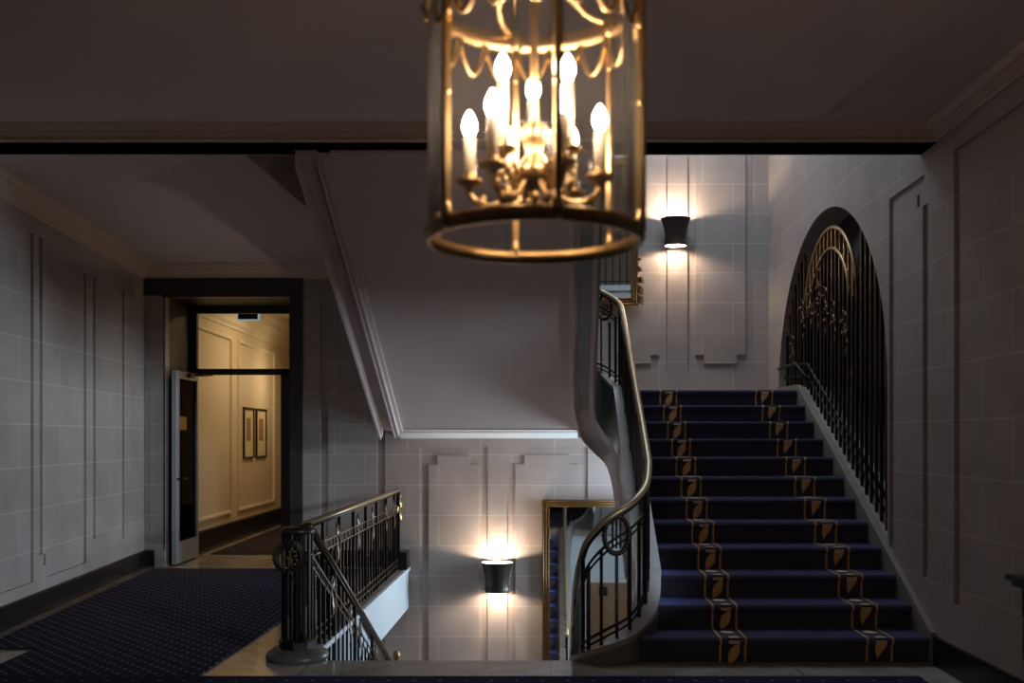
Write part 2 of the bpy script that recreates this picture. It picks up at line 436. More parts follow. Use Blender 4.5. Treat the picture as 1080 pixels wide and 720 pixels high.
b.hexa([(edge(6.4), 6.4, -.04), (edge(6.4)+.035, 6.4, -.04), (edge(YB)+.035, YB-.01, -.04), (edge(YB), YB-.01, -.04),
        (edge(6.4), 6.4, 0.0), (edge(6.4)+.035, 6.4, 0.0), (edge(YB)+.035, YB-.01, 0.0), (edge(YB), YB-.01, 0.0)])
struct(b.build('trim_floor_edge', M['white']))
# small plinth under the end of the gallery rail
b = MB(); b.box(edge(10.9)-.17, edge(10.9)+.03, 10.8, 11.08, 0, .2); struct(b.build('baseboard_plinth', M['base']))

CL = -1.72
b = MB()
b.prism([(wl(-1.6), -1.6), (wr(-1.6), -1.6), (wr(6.5), 6.5), (wl(6.5), 6.5)], CEIL, 3.98)
struct(b.build('ceiling', M['plaster']))
b = MB(); b.prism([(wl(6.52), 6.52), (CL-.22, 6.52), (CL+.08, YB), (wl(YB), YB)], CEIL, 3.98)
struct(b.build('ceiling_hall', M['plaster']))
b = MB(); b.box(wl(6.4), wr(6.4), 6.25, 6.52, 3.45, CEIL)
b.box(wl(6.4), wr(6.4), 6.24, 6.53, 3.45, 3.462); struct(b.build('trim_beam', M['cornice']))
b = MB(); b.box(-1.9, wr(6.5), 6.5, 6.56, 3.47, 3.99); b.box(-1.9, wr(6.5), 6.5, 6.6, 3.9, 3.99); struct(b.build('trim_upper_floor_edge', M['white']))

def cornice(name, pts, prof, mat, closed=False):
    """prof: (offset into the room, z) swept along pts (xy, room on the right-hand side of travel)"""
    P2 = [Vector(p) for p in pts]; nrm = []
    for i in range(len(P2)):
        ns = []
        for a, c in ((i-1, i), (i, i+1)):
            if 0 <= a and c < len(P2):
                d = (P2[c]-P2[a]).normalized(); ns.append(Vector((d.y, -d.x)))
        n = sum(ns, Vector((0, 0))).normalized(); n /= max(n.dot(ns[0]), .3); nrm.append(n)
    vs = []; fs = []; k = len(prof)
    for p, n in zip(P2, nrm):
        for o, z in prof: vs.append((p.x+n.x*o, p.y+n.y*o, z))
    for i in range(len(P2)-1):
        for j in range(k-1): fs.append((i*k+j, i*k+j+1, (i+1)*k+j+1, (i+1)*k+j))
    fs += [tuple(range(k)), tuple((len(P2)-1)*k+j for j in range(k))]
    b = MB(); b.add(vs, fs); return struct(b.build(name, mat))
CP = [(.0, 3.36), (.012, 3.36), (.016, 3.385), (.03, 3.39), (.04, 3.42), (.07, 3.45), (.075, 3.47), (.10, 3.48), (.125, 3.515), (.13, CEIL), (0, CEIL)]
cornice('trim_hall_cornice', [(wl(6.53), 6.53), (wl(YB), YB), (CL+.05, YB)], CP, M['cornice'])
BP = [(.0, 3.452), (.018, 3.452), (.022, 3.462), (.014, 3.468), (.03, 3.478), (.045, 3.49), (.045, 3.498), (.062, 3.503), (.075, 3.522), (.08, CEIL), (0, CEIL)]
cornice('trim_foyer_cornice', [(wl(0), 0), (wl(6.25), 6.25), (wr(6.25), 6.25), (wr(0), 0)], [(o*1.6, z if z > 3.47 else z) for o, z in BP], M['cornice'])
SK = [(0, 0), (.025, 0), (.025, .175), (.018, .19), (0, .195)]
cornice('trim_landing_edge', [(-1.31, YB), (wr(YB), YB)], [(0, 1.497), (.012, 1.497), (.02, 1.512), (.055, 1.55), (.07, 1.56), (.07, 1.584), (0, 1.584)], M['white'])
cornice('baseboard_left', [(wl(-1.5), -1.5), (wl(YB), YB), (DX0-.12, YB)], SK, M['base'])
cornice('baseboard_right', [(wr(6.27), 6.27), (wr(-1.5), -1.5)], SK, M['base'])
cornice('baseboard_back', [(DX1+.13, YB), (edge(YB)-.18, YB)], SK, M['base'])
# dark entablature and casing round the door recess
b = MB()
b.box(DX0-.28, DX1+.15, YB-.02, YB+.01, 3.17, 3.37); b.box(DX0-.02, DX1+.15, YB-.035, YB+.01, 3.15, 3.18)
b.box(DX1, DX1+.15, YB-.02, YB+.01, .0, 3.17); b.box(DX0-.012, DX0+.0, YB-.012, YB+.01, .2, 3.17)
b.box(DX0-.04, DX0, YB+.14, 12.1, 0, 3.2); b.box(DX1, DX1+.04, YB+.14, 12.1, 0, 3.2); b.box(DX0-.04, DX1+.04, YB+.14, 12.1, 3.16, 3.2)
struct(b.build('trim_door_recess', M['door_dark']))

# ------------------------------------------------------------------ glazed corridor door
YD = 11.95
dx0, dx1 = (205-CX)/F*YD, (305-CX)/F*YD
d1 = struct(MB().box(DX0, dx0+.03, YD, YD+.07, 0, 3.16).box(dx1-.105, DX1, YD, YD+.07, 0, 2.37).box(dx1, DX1, YD, YD+.07, 2.37, 3.16)
            .box(dx0, dx1, YD, YD+.07, 2.30, 2.375).box(DX0, DX1, YD, YD+.07, 3.075, 3.16).build('door_1', M['door_dark']))
MB().box(dx0+.03, dx1, YD+.03, YD+.038, 2.375, 3.075).build('transom_pane', M['pane'], d1)
leaf = thing('glazed_door', 'open pale metal glass door leaf swung against the recess at corridor entrance', 'door', (-3.965, 11.12, 0))
LW, LH = .80, 2.30
b = MB(); b.box(-.025, .025, 0, .09, .02, LH); b.box(-.025, .025, LW-.06, LW, .02, LH); b.box(-.025, .025, .09, LW-.06, LH-.09, LH); b.box(-.025, .025, .09, LW-.06, .02, .27)
b.box(.025, .031, .085, .1, .26, LH-.08); b.box(.025, .031, LW-.075, LW-.06, .26, LH-.08)
b.build('door_frame', M['door_metal'], leaf)
MB().box(-.006, .006, .09, LW-.06, .27, LH-.09).build('door_pane', M['door_glass'], leaf)
o = MB().box(.008, .012, .17, .40, 1.60, 1.76).build('door_sign', M['brass_plate'], leaf); o['label'] = 'small gold sticker'
b = MB(); b.tube([(.03, .05, 1.02), (.085, .05, 1.02), (.085, .18, 1.02)], .012); b.lathe([(.03, 0), (.03, .01)], (.03, .05, 1.01), 10)
b.build('door_handle', M['iron'], leaf)
b = MB(); b.tube([(.03, LW-.3, LH-.03), (.12, LW-.1, LH-.02), (.2, LW+.01, LH-.005)], .012, 6); b.box(.025, .065, LW-.4, LW-.2, LH-.06, LH-.01)
b.build('door_closer', M['iron_brown'], leaf)

# exit sign hanging behind the transom
s = thing('exit_sign', 'small dark hanging sign with pale rim seen through the transom', 'sign', ((262-CX)/F*12.4, 12.4, 3.04))
b = MB(); b.box(-.145, .145, -.03, .03, 0, .012); b.box(-.145, -.13, -.03, .03, .012, .19); b.box(.13, .145, -.03, .03, .012, .19); b.build('sign_rim', M['sign_rim'], s)
MB().box(-.13, .13, -.026, .026, .012, .19).build('sign_body', M['sign_black'], s)
for x in (-.09, .09): MB().tube([(x, 0, .19), (x, 0, .46)], .006).build('hanger', M['iron'], s)

# ------------------------------------------------------------------ corridor beyond
XC = -4.04; XE = -1.9; YE = 17.3
wall_box('wall_corridor_left', M['corr'], XC-.12, XC, 12.02, YE, 0, 3.5)
wall_box('wall_corridor_right', M['corr'], XE, XE+.1, 12.02, YE, 0, 3.5)
wall_box('wall_corridor_end', M['corr'], XC-.1, XE+.1, YE, YE+.1, 0, 3.5)
wall_box('ceiling_corridor', M['corr_white'], XC-.1, XE+.1, 12.02, YE, 3.5, 3.6)
wall_box('wall_corridor_return', M['corr'], DX1+.04, XE+.1, 12.02, 12.1, 0, 3.5)
b = MB(); b.box(XC-.1, XE+.1, 12.25, YE, -.12, 0); struct(b.build('floor_corridor', M['marble']))
cornice('trim_corridor_cornice', [(XC, 12.03), (XC, YE), (XE, YE)], [(0, 3.08), (.015, 3.08), (.02, 3.12), (.05, 3.16), (.06, 3.22), (.12, 3.3), (.13, 3.36), (.2, 3.42), (.22, 3.5), (0, 3.5)], M['corr_white'])
cornice('baseboard_corridor', [(XC, 12.03), (XC, YE), (XE, YE)], [(0, 0), (.02, 0), (.02, .28), (.012, .3), (0, .3)], M['base'])
def panel_frame(y0, y1, z0, z1):
    b = MB(); w = .045
    for (a, c, d, e) in ((y0, y1, z0, z0+w), (y0, y1, z1-w, z1), (y0, y0+w, z0+w, z1-w), (y1-w, y1, z0+w, z1-w)):
        b.box(XC, XC+.022, a, c, d, e); b.box(XC+.02, XC+.032, a+.012, c-.012, d+.012, e-.012)
    return struct(b.build('trim_corridor_panel', M['corr_white']))
panel_frame(12.05, 13.62, .42, 2.95); panel_frame(13.95, 16.05, .42, 2.95)
b = MB(); b.prism([(XC+.15, 12.22), (XE-.02, 12.22), (XE-.02, YE-.05), (XC+.15, YE-.05)], 0, .012)
tag(b.build('corridor_carpet', M['carpet_corr']), 'dark patterned carpet on the floor of the lit corridor', 'carpet')
def picture(y0, y1, lab):
    o = thing('framed_picture', lab, 'picture', (XC, (y0+y1)/2, 1.19), 'narrow framed prints in the corridor')
    h = (y1-y0)/2; w = .03; H = .78
    b = MB(); b.box(0, .03, -h, -h+w, 0, H); b.box(0, .03, h-w, h, 0, H); b.box(0, .03, -h+w, h-w, 0, w); b.box(0, .03, -h+w, h-w, H-w, H); b.build('picture_frame', M['pic_black'], o)
    MB().box(.0, .012, -h+w, h-w, w, H-w).build('mount', M['pic_mat'], o)
    b = MB(); b.box(.012, .014, -h*.42, h*.42, .27, .62); b.build('print', M['pic_ink'], o)
    return o
picture(14.22, 14.78, 'nearer of two narrow black framed prints on the yellow corridor wall')
picture(14.92, 15.52, 'farther of two narrow black framed prints on the yellow corridor wall')

# ------------------------------------------------------------------ carpets of hall and foyer
b = MB(); b.prism([(-3.38, 5.95), (-1.975, 5.95), (-1.89, 7.63), (-1.73, 10.85), (-4.10, 10.85), (-3.79, 6.73), (-3.38, 6.73)], 0, .012)
tag(b.build('hall_carpet', M['carpet']), 'navy carpet with small pale dots leading to the glazed door', 'carpet')
b = MB(); b.prism([(-2.95, -1.3), (2.18, -1.3), (2.18, 4.8), (2.50, 4.8), (2.55, 5.94), (-3.38, 5.94)], 0, .012)
tag(b.build('foyer_carpet', M['carpet_foyer']), 'dark blue dotted carpet below the lantern at the stair foot', 'carpet')

# ------------------------------------------------------------------ curved railing path
# x, y, z of handrail, z top of curb, z bottom of curb
ctrl = [(.60, 9.75, -1.08, -1.78, -1.98), (.49, 7.43, .17, -.56, -1.05), (.472, 6.85, .48, -.24, -.72), (.478, 6.55, .66, -.03, -.42), (.52, 6.40, .82, .06, -.12), (.635, 6.335, .96, .14, -.0),
        (.80, 6.40, 1.06, .22, .0), (.92, 6.56, 1.165, .36, .0), (.978, 6.80, 1.295, .515, .0), (1.0, 7.06, 1.432, .65, .08), (1.055, 8.28, 2.092, 1.31, .72), (1.11, 9.5, 2.752, 1.965, 1.30),
        (1.09, 9.74, 2.90, 2.05, 1.42), (1.0, 9.91, 3.00, 2.15, 1.47), (.90, 9.95, 3.06, 2.2, 1.50), (.80, 9.84, 3.10, 2.25, 1.54), (.745, 9.58, 3.16, 2.30, 1.58), (.73, 9.3, 3.27, 2.42, 1.64), (.56, 6.6, 4.73, 3.88, 3.27)]
path = catmull(ctrl, 10)

# ------------------------------------------------------------------ flight up (to the landing)
st1 = thing('staircase', 'carpeted stone staircase rising past the arched grille to the landing', 'staircase', (0, 0, 0))
def xl(Y): return 1.0+.045*(Y-7.06)
b = MB()
for k in range(1, 13):
    y0 = Y1+.02+(k-1)*TREAD; y1 = y0+TREAD if k < 12 else 9.68
    z1 = k*RISE; zb = max(0.0, (k-1)*RISE-.35) if k > 3 else 0
    x0 = xl(y0)+.03 if k > 1 else .86
    b.hexa([(x0, y0, zb), (wr(y0), y0, zb), (wr(y1), y1, zb+(.165 if k > 3 else 0)), (xl(y1)+.03, y1, zb+(.165 if k > 3 else 0)),
            (x0, y0, z1), (wr(y0), y0, z1), (wr(y1), y1, z1), (xl(y1)+.03, y1, z1)])
b.build('steps', M['stringer'], st1)
b = MB(); b.box(-1.31, .66, 9.49, YB-.04, 1.585, 1.98); b.box(1.17, wr(9.7), 9.66, YB-.04, 1.585, 1.98); b.box(.66, 1.17, 10.02, YB-.04, 1.585, 1.98)
b.build('landing', M['plaster'], st1)
# left curb / wreathed stringer swept along the path
vs = []; fs = []; hw = .08
for i, p in enumerate(path):
    a = path[max(i-1, 0)]; c = path[min(i+1, len(path)-1)]
    t = Vector((c[0]-a[0], c[1]-a[1])).normalized(); n = Vector((t.y, -t.x))*hw
    x, y, zr, zt, zb = p
    vs += [(x+n.x*1.12, y+n.y*1.12, zt), (x+n.x*1.12, y+n.y*1.12, zt-.035), (x+n.x, y+n.y, zt-.05), (x+n.x, y+n.y, zb), (x-n.x, y-n.y, zb), (x-n.x, y-n.y, zt-.05), (x-n.x*1.12, y-n.y*1.12, zt-.035), (x-n.x*1.12, y-n.y*1.12, zt)]
for i in range(len(path)-1):
    for j in range(8): fs.append((i*8+j, i*8+(j+1) % 8, (i+1)*8+(j+1) % 8, (i+1)*8+j))
fs += [tuple(range(8)), tuple((len(path)-1)*8+j for j in range(8))]
b = MB().add(vs, fs, 0, False)
for i in range(len(path)-1):
    for j in (2, 3, 4): b.mi[i*8+j] = 1
b.build('wreathed_stringer', [M['curb_left'], M['stringer']], st1)
low = [i for i, p in enumerate(path) if .3 < p[4] < .95 and p[2] > 1]
vs2 = []
for i in low:
    a = Vector(vs[i*8+4]); c = Vector(vs[i*8+3]); vs2.append(a+(a-c)*.08+Vector((0, 0, .015)))
MB().tube(vs2, .028, 8).build('stringer_moulding', M['plaster'], st1)
# right curb along the wall
b = MB(); ys = [6.27+(9.62-6.27)*i/12 for i in range(13)]+[9.75, 10.6]
for i in range(len(ys)-1):
    a, c = ys[i], ys[i+1]
    za, zc = min(nos(a)+.06, 2.05), min(nos(c)+.06, 2.05)
    w0 = .02 if a > 7.15 else .02
    b.hexa([(wr(a)-.04, a, za-.5), (wr(a)+w0, a, za-.5), (wr(c)+w0, c, zc-.5), (wr(c)-.04, c, zc-.5), (wr(a)-.04, a, za), (wr(a)+w0, a, za), (wr(c)+w0, c, zc), (wr(c)-.04, c, zc)])
b.build('wall_stringer', M['curb'], st1)

# stair carpet with two woven gold borders
b = MB()
def sheared(Y): return .037*(Y-6.33)
prof = [(Y1+.018, 0.013)]
for k in range(1, 13):
    yr = Y1+.012+(k-1)*TREAD
    z = k*RISE
    prof += [(yr, z-.04), (yr-.022, z-.026), (yr-.024, z-.006), (yr-.012, z+.01)]
    yn = yr+TREAD if k < 12 else 10.9
    prof += [(yn, z+.010)]
for i in range(len(prof)-1):
    (ya, za), (yc, zc) = prof[i], prof[i+1]
    k = 1 if za < .15 and i < 2 else 2
    xa = .86 if i < 5 else xl(ya)+.04; xc = .86 if i < 5 else xl(yc)+.04
    b.add([(xa, ya, za), (wr(ya)-.038, ya, za), (wr(yc)-.038, yc, zc), (xc, yc, zc)], [(0, 1, 2, 3)], 0)
def strip(xa, xb, mi, off=.0035):
    for i in range(len(prof)-1):
        (ya, za), (yc, zc) = prof[i], prof[i+1]
        if ya > 9.9: continue
        d = Vector((yc-ya, zc-za)).normalized(); n = Vector((-d.y, d.x))*off
        pa = (ya+n.x, za+n.y); pc = (yc+n.x, zc+n.y)
        b.add([(xa+sheared(ya), pa[0], pa[1]), (xb+sheared(ya), pa[0], pa[1]), (xb+sheared(yc), pc[0], pc[1]), (xa+sheared(yc), pc[0], pc[1])], [(0, 1, 2, 3)], mi)
for xs in (1.378, 2.352):
    strip(xs, xs+.014, 1); strip(xs+.166, xs+.18, 1)
    for k in range(1, 13):
        yr = Y1+.012+(k-1)*TREAD; z = k*RISE; c = xs+.09+sheared(yr)
        # leaf on the riser
        if xs < 2: pts = [(-.032, -.156), (.004, -.142), (.032, -.105), (.042, -.06), (.038, -.024), (.008, -.035), (-.022, -.065), (-.036, -.108)]
        else: pts = [(-.034, -.026), (.044, -.026), (.03, -.055), (.0, -.09), (-.022, -.128), (-.034, -.08)]
        b.add([(c+u, yr-.0245, z+w) for u, w in pts], [tuple(range(len(pts)))], 1)
        # leaf tip turning over the nosing, and the pale leaf at the back of the tread
        q = [(-.03, -.026), (.042, -.026), (.044, -.004), (-.03, -.004)]
        b.add([(c+u, yr-.0262, z+w) for u, w in q], [(0, 1, 2, 3)], 2)
        q = [(-.03, -.010), (.044, -.010), (.046, .015), (.02, .045), (-.02, .03)]
        b.add([(c+u, yr+w-.004, z+.0135) for u, w in q], [tuple(range(5))], 2)
        q = [(-.05, .17), (-.02, .13), (.02, .125), (.05, .16), (.03, .2), (-.02, .215)]
        if k < 12: b.add([(c+u, yr+w, z+.0135) for u, w in q], [tuple(range(6))], 2)
o = b.build('stair_carpet', [M['carpet_stair'], M['gold_thread'], M['pale_thread']])
tag(o, 'navy stair carpet with two golden leaf borders on the rising flight', 'carpet')

# ------------------------------------------------------------------ upper flight (its underside is seen)
def f2l(Y): return -1.33+.045*(Y-9.5)
def f2r(Y): return .80+.065*(Y-9.5)
def sof(Y): return 1.585+.60*(9.5-Y)
st2 = thing('upper_staircase', 'next flight rising overhead toward the foyer showing its smooth sloping underside', 'staircase', (0, 0, 0))
b = MB(); YT = 6.42
ya, yc = 9.5, YT
b.hexa([(f2l(ya)+.02, ya, sof(ya)), (f2r(ya)-.04, ya, sof(ya)), (f2r(yc)-.04, yc, sof(yc)), (f2l(yc)+.02, yc, sof(yc)),
        (f2l(ya)+.02, ya, sof(ya)+.18), (f2r(ya)-.04, ya, sof(ya)+.18), (f2r(yc)-.04, yc, sof(yc)+.18), (f2l(yc)+.02, yc, sof(yc)+.18)])
b.build('soffit', M['plaster'], st2)
def border(off, side):
    b = MB()
    for (o0, o1, dz0, dz1) in off:
        x = (f2l if side > 0 else f2r)
        a0, a1 = sorted((side*o0, side*o1))
        b.hexa([(x(ya)+a0, ya, sof(ya)-dz0), (x(ya)+a1, ya, sof(ya)-dz0), (x(yc)+a1, yc, sof(yc)-dz0), (x(yc)+a0, yc, sof(yc)-dz0),
                (x(ya)+a0, ya, sof(ya)+dz1), (x(ya)+a1, ya, sof(ya)+dz1), (x(yc)+a1, yc, sof(yc)+dz1), (x(yc)+a0, yc, sof(yc)+dz1)])
    return b
border([(0, .022, .10, .75), (.022, .036, .07, .02), (.15, .165, .09, .02), (.165, .185, .065, .02), (.185, .20, .078, .02), (.20, .235, .03, .02)], 1).build('soffit_moulding', M['plaster'], st2)
# right border: straight along the flight, then curling down into the wreathed stringer
Lc = [(f2r(6.42)-.22, 6.42, sof(6.42)), (f2r(7.8)-.22, 7.8, sof(7.8)), (f2r(8.9)-.22, 8.9, sof(8.9)), (.615, 9.30, 1.66), (.68, 9.46, 1.53), (.80, 9.50, 1.41), (.91, 9.36, 1.29), (.945, 9.0, 1.08), (.93, 8.5, .80)]
Rc = [(f2r(6.42), 6.42, sof(6.42)), (f2r(7.8), 7.8, sof(7.8)), (f2r(8.8), 8.8, sof(8.8)), (.80, 9.16, 1.75), (.835, 9.30, 1.65), (.91, 9.38, 1.54), (.995, 9.30, 1.40), (1.03, 8.95, 1.18), (1.01, 8.45, .90)]
Lp, Rp = catmull(Lc, 8), catmull(Rc, 8)
pf = [(0, .0), (.02, .035), (.10, .05), (.13, .085), (.19, .085), (.22, .04), (.80, .04), (.83, .07), (.90, .07), (.92, .09), (1, .09), (1, -.02), (0, -.02)]
vv = []; ff = []
for a, c in zip(Lp, Rp):
    a = Vector(a); c = Vector(c); nrm = Vector((0, -.514, -.857))
    for f, dpt in pf: vv.append(a+(c-a)*f+nrm*dpt)
n = len(pf)
for i in range(len(Lp)-1):
    for j in range(n): ff.append((i*n+j, i*n+(j+1) % n, (i+1)*n+(j+1) % n, (i+1)*n+j))
ff += [tuple(range(n)), tuple((len(Lp)-1)*n+j for j in range(n))]
MB().add(vv, ff).build('soffit_moulding', M['plaster'], st2)
b = MB()
for k in range(1, 12):
    y1 = 9.55-(k-1)*.285; y0 = y1-.285; z = 1.98+k*.165
    b.hexa([(f2l(y1)+.04, y0, z-.2), (f2r(y1)-.12, y0, z-.2), (f2r(y1)-.12, y1, z-.2), (f2l(y1)+.04, y1, z-.2), (f2l(y1)+.04, y0, z), (f2r(y1)-.12, y0, z), (f2r(y1)-.12, y1, z), (f2l(y1)+.04, y1, z)])
b.build('steps', M['carpet_stair'], st2)

# ------------------------------------------------------------------ flight down
st3 = thing('lower_staircase', 'blue carpeted flight going down from the foyer floor to the landing below', 'staircase', (0, 0, 0))
b = MB(); b2 = MB()
for k in range(1, 12):
    y0 = 6.42+(k-1)*.295; y1 = y0+.295; z = -k*.165
    x0, x1 = edge(y0)+.06, .40+.045*(y0-6.5)
    b.box(x0, x1, y0, y1, max(z-.5, -1.98), z); b2.box(x0+.08, x1-.06, y0-.01, y1+.02, z, z+.012); b2.box(x0+.08, x1-.06, y1+.0, y1+.02, max(z-.165, -1.98), z+.012)
b.build('steps', M['stringer'], st3); o = b2.build('carpet', M['carpet_stair'], st3); o['label'] = 'navy carpet covering'
b = MB()
a, c = 6.44, 9.75
b.hexa([(edge(a)+.0, a, -.55), (edge(a)+.07, a, -.55), (edge(c)+.07, c, -1.98), (edge(c), c, -1.98), (edge(a)+.0, a, -.05), (edge(a)+.07, a, -.05), (edge(c)+.07, c, -1.8), (edge(c), c, -1.8)])
b.build('wall_stringer', M['white'], st3)

# ------------------------------------------------------------------ railings
def baluster_mesh(h, r=.0095, collar=True):
    b = MB(); b.box(-r, r, -r, r, 0, h)
    if collar:
        b.box(-r*1.5, r*1.5, -r*1.5, r*1.5, h*.5-.008, h*.5+.008) if False else None
    return b
def drop_ornament(mi=0):
    """elongated wrought drop of scrolled leaves, about 0.3 m tall, hung on the face of the rail (local +x faces out)"""
    b = MB()
    b.tube([(0, 0, .16), (0, -.03, .12), (0, -.035, .05), (0, -.012, -.02), (0, 0, -.06)], .009, 6, False, mi)
    b.tube([(0, 0, .16), (0, .03, .12), (0, .035, .05), (0, .012, -.02), (0, 0, -.06)], .009, 6, False, mi)
    b.leaf((0, 0, .0), (0, 0, -1), (1, 0, 0), .17, .06, mi); b.leaf((0, 0, .04), (0, .5, 1), (1, 0, 0), .10, .04, mi); b.leaf((0, 0, .04), (0, -.5, 1), (1, 0, 0), .10, .04, mi)
    b.ball((.008, 0, .05), .016, mi)
    return b
def straight_rail(name, label, A, B, n, parent_mats, posts=4, drops=()):
    """A, B: foot points; handrail 0.906 above; ladder bands with rungs; n balusters"""
    A = Vector(A); B = Vector(B); d = B-A; t = thing(name, label, 'railing', tuple(A))
    H = .906
    def pt(s, z): p = d*s; return (p.x, p.y, p.z+z)
    MB().tube([pt(0, H), pt(1, H)], .03, 10, ry=.02).build('handrail', parent_mats, t)
    MB().tube([pt(0, H-.028), pt(1, H-.028)], .014, 6).build('handrail_core', M['iron'], t)
    for nm, z0, z1 in (('upper_band', .655, .725), ('lower_band', .055, .115)):
        b = MB(); b.tube([pt(0, z0), pt(1, z0)], .008, 4); b.tube([pt(0, z1), pt(1, z1)], .008, 4)
        m = n
        for i in range(1, m): s = (i+.5)/m; b.tube([pt(s, z0), pt(s, z1)], .0075, 4)
        b.build(nm, M['iron_brown'], t)
    src = None; src2 = None
    for i in range(1, n):
        s = i/n; z0 = .0; h = .655
        tall = (i % posts == 0)
        if tall:
            if src2 is None: src2 = baluster_mesh(.88, .013).build('post', M['iron'], t, pt(s, 0))
            else: copy_child(src2, t, pt(s, 0))
        else:
            if src is None: src = baluster_mesh(h, .0085).build('baluster', M['iron'], t, pt(s, 0))
            else: copy_child(src, t, pt(s, 0))
    so = None; ang = math.atan2(d.y, d.x)-PI/2
    for s in drops:
        if so is None: so = drop_ornament().build('drop_ornament', M['iron_brown'], t, pt(s, .66), ang)
        else: copy_child(so, t, pt(s, .66), ang)
    return t, pt
NX, NY = -1.465, 6.47
t, pt = straight_rail('gallery_railing', 'level black iron railing with brass handrail along the hall floor edge', (NX+.03, NY+.06, 0), (edge(10.86)-.075, 10.86, 0), 30, M['handrail'], 4, (.25, .45, .62, .8, .93))
MB().box(-.02, .02, -.02, .02, 0, .9).build('end_post', M['iron'], t, pt(1, 0))
b = MB()
for z, sgn in ((.82, 1), (.75, -1), (.68, 1)): b.leaf((.015, 0, z), (.2*sgn, -.1, -1), (1, -.5, 0), .13, .06)
b.ball((.02, -.01, .84), .022); b.build('end_ornament', M['gilt_iron'], t, pt(1, 0))
t, pt = straight_rail('descending_railing', 'black iron railing sloping down from the newel beside the flight below', (NX+.075, NY+.02, 0), (-1.21, 9.75, -1.775), 23, M['iron_brown'], 5, (.2, .38, .5, .7))
# lower newel with finial
t = thing('lower_newel', 'iron newel with ball finial at the foot of the descending railing', 'newel post', (-1.2, 9.86, -1.98))
MB().box(-.045, .045, -.045, .045, 0, 1.12).build('post', M['iron'], t)
b = MB(); b.lathe([(.05, 0), (.055, .02), (.025, .05), (.05, .09), (.03, .14), (.008, .16)], (0, 0, 1.12), 14); b.build('finial', M['gilt_iron'], t)

# iron newel drum on a stone disc, wreath with monogram
t = thing('newel_post', 'round openwork iron newel with laurel wreath on a stone disc base', 'newel post', (NX, NY, 0))
MB().lathe([(.205, 0), (.212, .02), (.205, .045), (.18, .055), (.165, .075), (.0001, .078)], (0, 0, 0), 40).build('stone_base', M['base_stone'], t)
MB().lathe([(.125, .076), (.125, .125), (.112, .14), (.0001, .141)], (0, 0, 0), 8, smooth=False).build('plinth', M['iron'], t)
src = None
for i in range(14):
    a = 2*PI*i/14; l = (.098*math.cos(a), .098*math.sin(a), .14)
    if src is None: src = MB().box(-.0085, .0085, -.0085, .0085, 0, .73).build('bar', M['iron'], t, l, a)
    else: copy_child(src, t, l, a)
MB().lathe([(.035, .14), (.03, .2), (.03, .84), (.035, .87)], (0, 0, 0), 12).build('core', M['iron'], t)
MB().lathe([(.106, .70), (.11, .71), (.106, .72), (.09, .715)], (0, 0, 0), 28, closed=True).build('collar', M['iron_dark_brown'], t)
b = MB(); b.lathe([(.108, .85), (.116, .86), (.116, .878), (.10, .893), (.0001, .896)], (0, 0, 0), 28)
b.build('cap', M['iron_dark_brown'], t)
b = MB(); wc = Vector((-.022, -.125, .705)); R = .085
for i in range(26):
    a = 2*PI*i/26; p = wc+Vector((math.cos(a)*R, 0, math.sin(a)*R)); sg = 1 if math.cos(a) > 0 else -1
    td = Vector((-math.sin(a)*sg, 0, math.cos(a)*sg))
    for k in (-1, 0, 1): b.leaf(p, td+Vector((math.cos(a)*.5*k, -.2, math.sin(a)*.5*k)), (0, -1, 0), .055, .026)
b.tube([wc+Vector((math.cos(2*PI*i/24)*R, 0, math.sin(2*PI*i/24)*R)) for i in range(24)], .012, 6, True)
b.tube([wc+Vector((0, .0, -R)), wc+Vector((.03, .01, -R-.09))], .008, 6); b.tube([wc+Vector((0, .0, -R)), wc+Vector((-.03, .01, -R-.09))], .008, 6)
b.build('wreath', M['iron_dark_brown'], t)
b = MB(); x0 = wc.x
b.box(x0-.045, x0-.03, -.128, -.118, .65, .75); b.box(x0-.005, x0+.008, -.128, -.118, .65, .75); b.box(x0-.03, x0-.005, -.128, -.118, .695, .707)
b.tube([(x0+.012, -.123, .748), (x0+.042, -.123, .74), (x0+.045, -.123, .715), (x0+.012, -.123, .70), (x0+.048, -.123, .69), (x0+.05, -.123, .66), (x0+.012, -.123, .652)], .006, 6)
b.build('monogram', M['gilt_iron'], t)

# curved railing of the flight
t = thing('curved_railing', 'sweeping black iron balustrade with brass handrail curling round the stair foot', 'railing', (0, 0, 0))
MB().tube([(p[0], p[1], p[2]) for p in path], .028, 10, ry=.022).build('handrail', M['handrail'], t)
MB().tube([(p[0], p[1], p[2]-.034) for p in path], .013, 6).build('handrail_core', M['iron'], t)
b = MB(); b.tube([(p[0], p[1], p[2]-.17) for p in path], .010, 6); b.tube([(p[0], p[1], p[2]-.215) for p in path], .008, 6); b.build('upper_band', M['iron'], t)
b = MB(); b.tube([(p[0], p[1], p[3]+.085) for p in path], .011, 6); b.tube([(p[0], p[1], p[3]+.04) for p in path], .008, 6); b.build('lower_band', M['iron'], t)
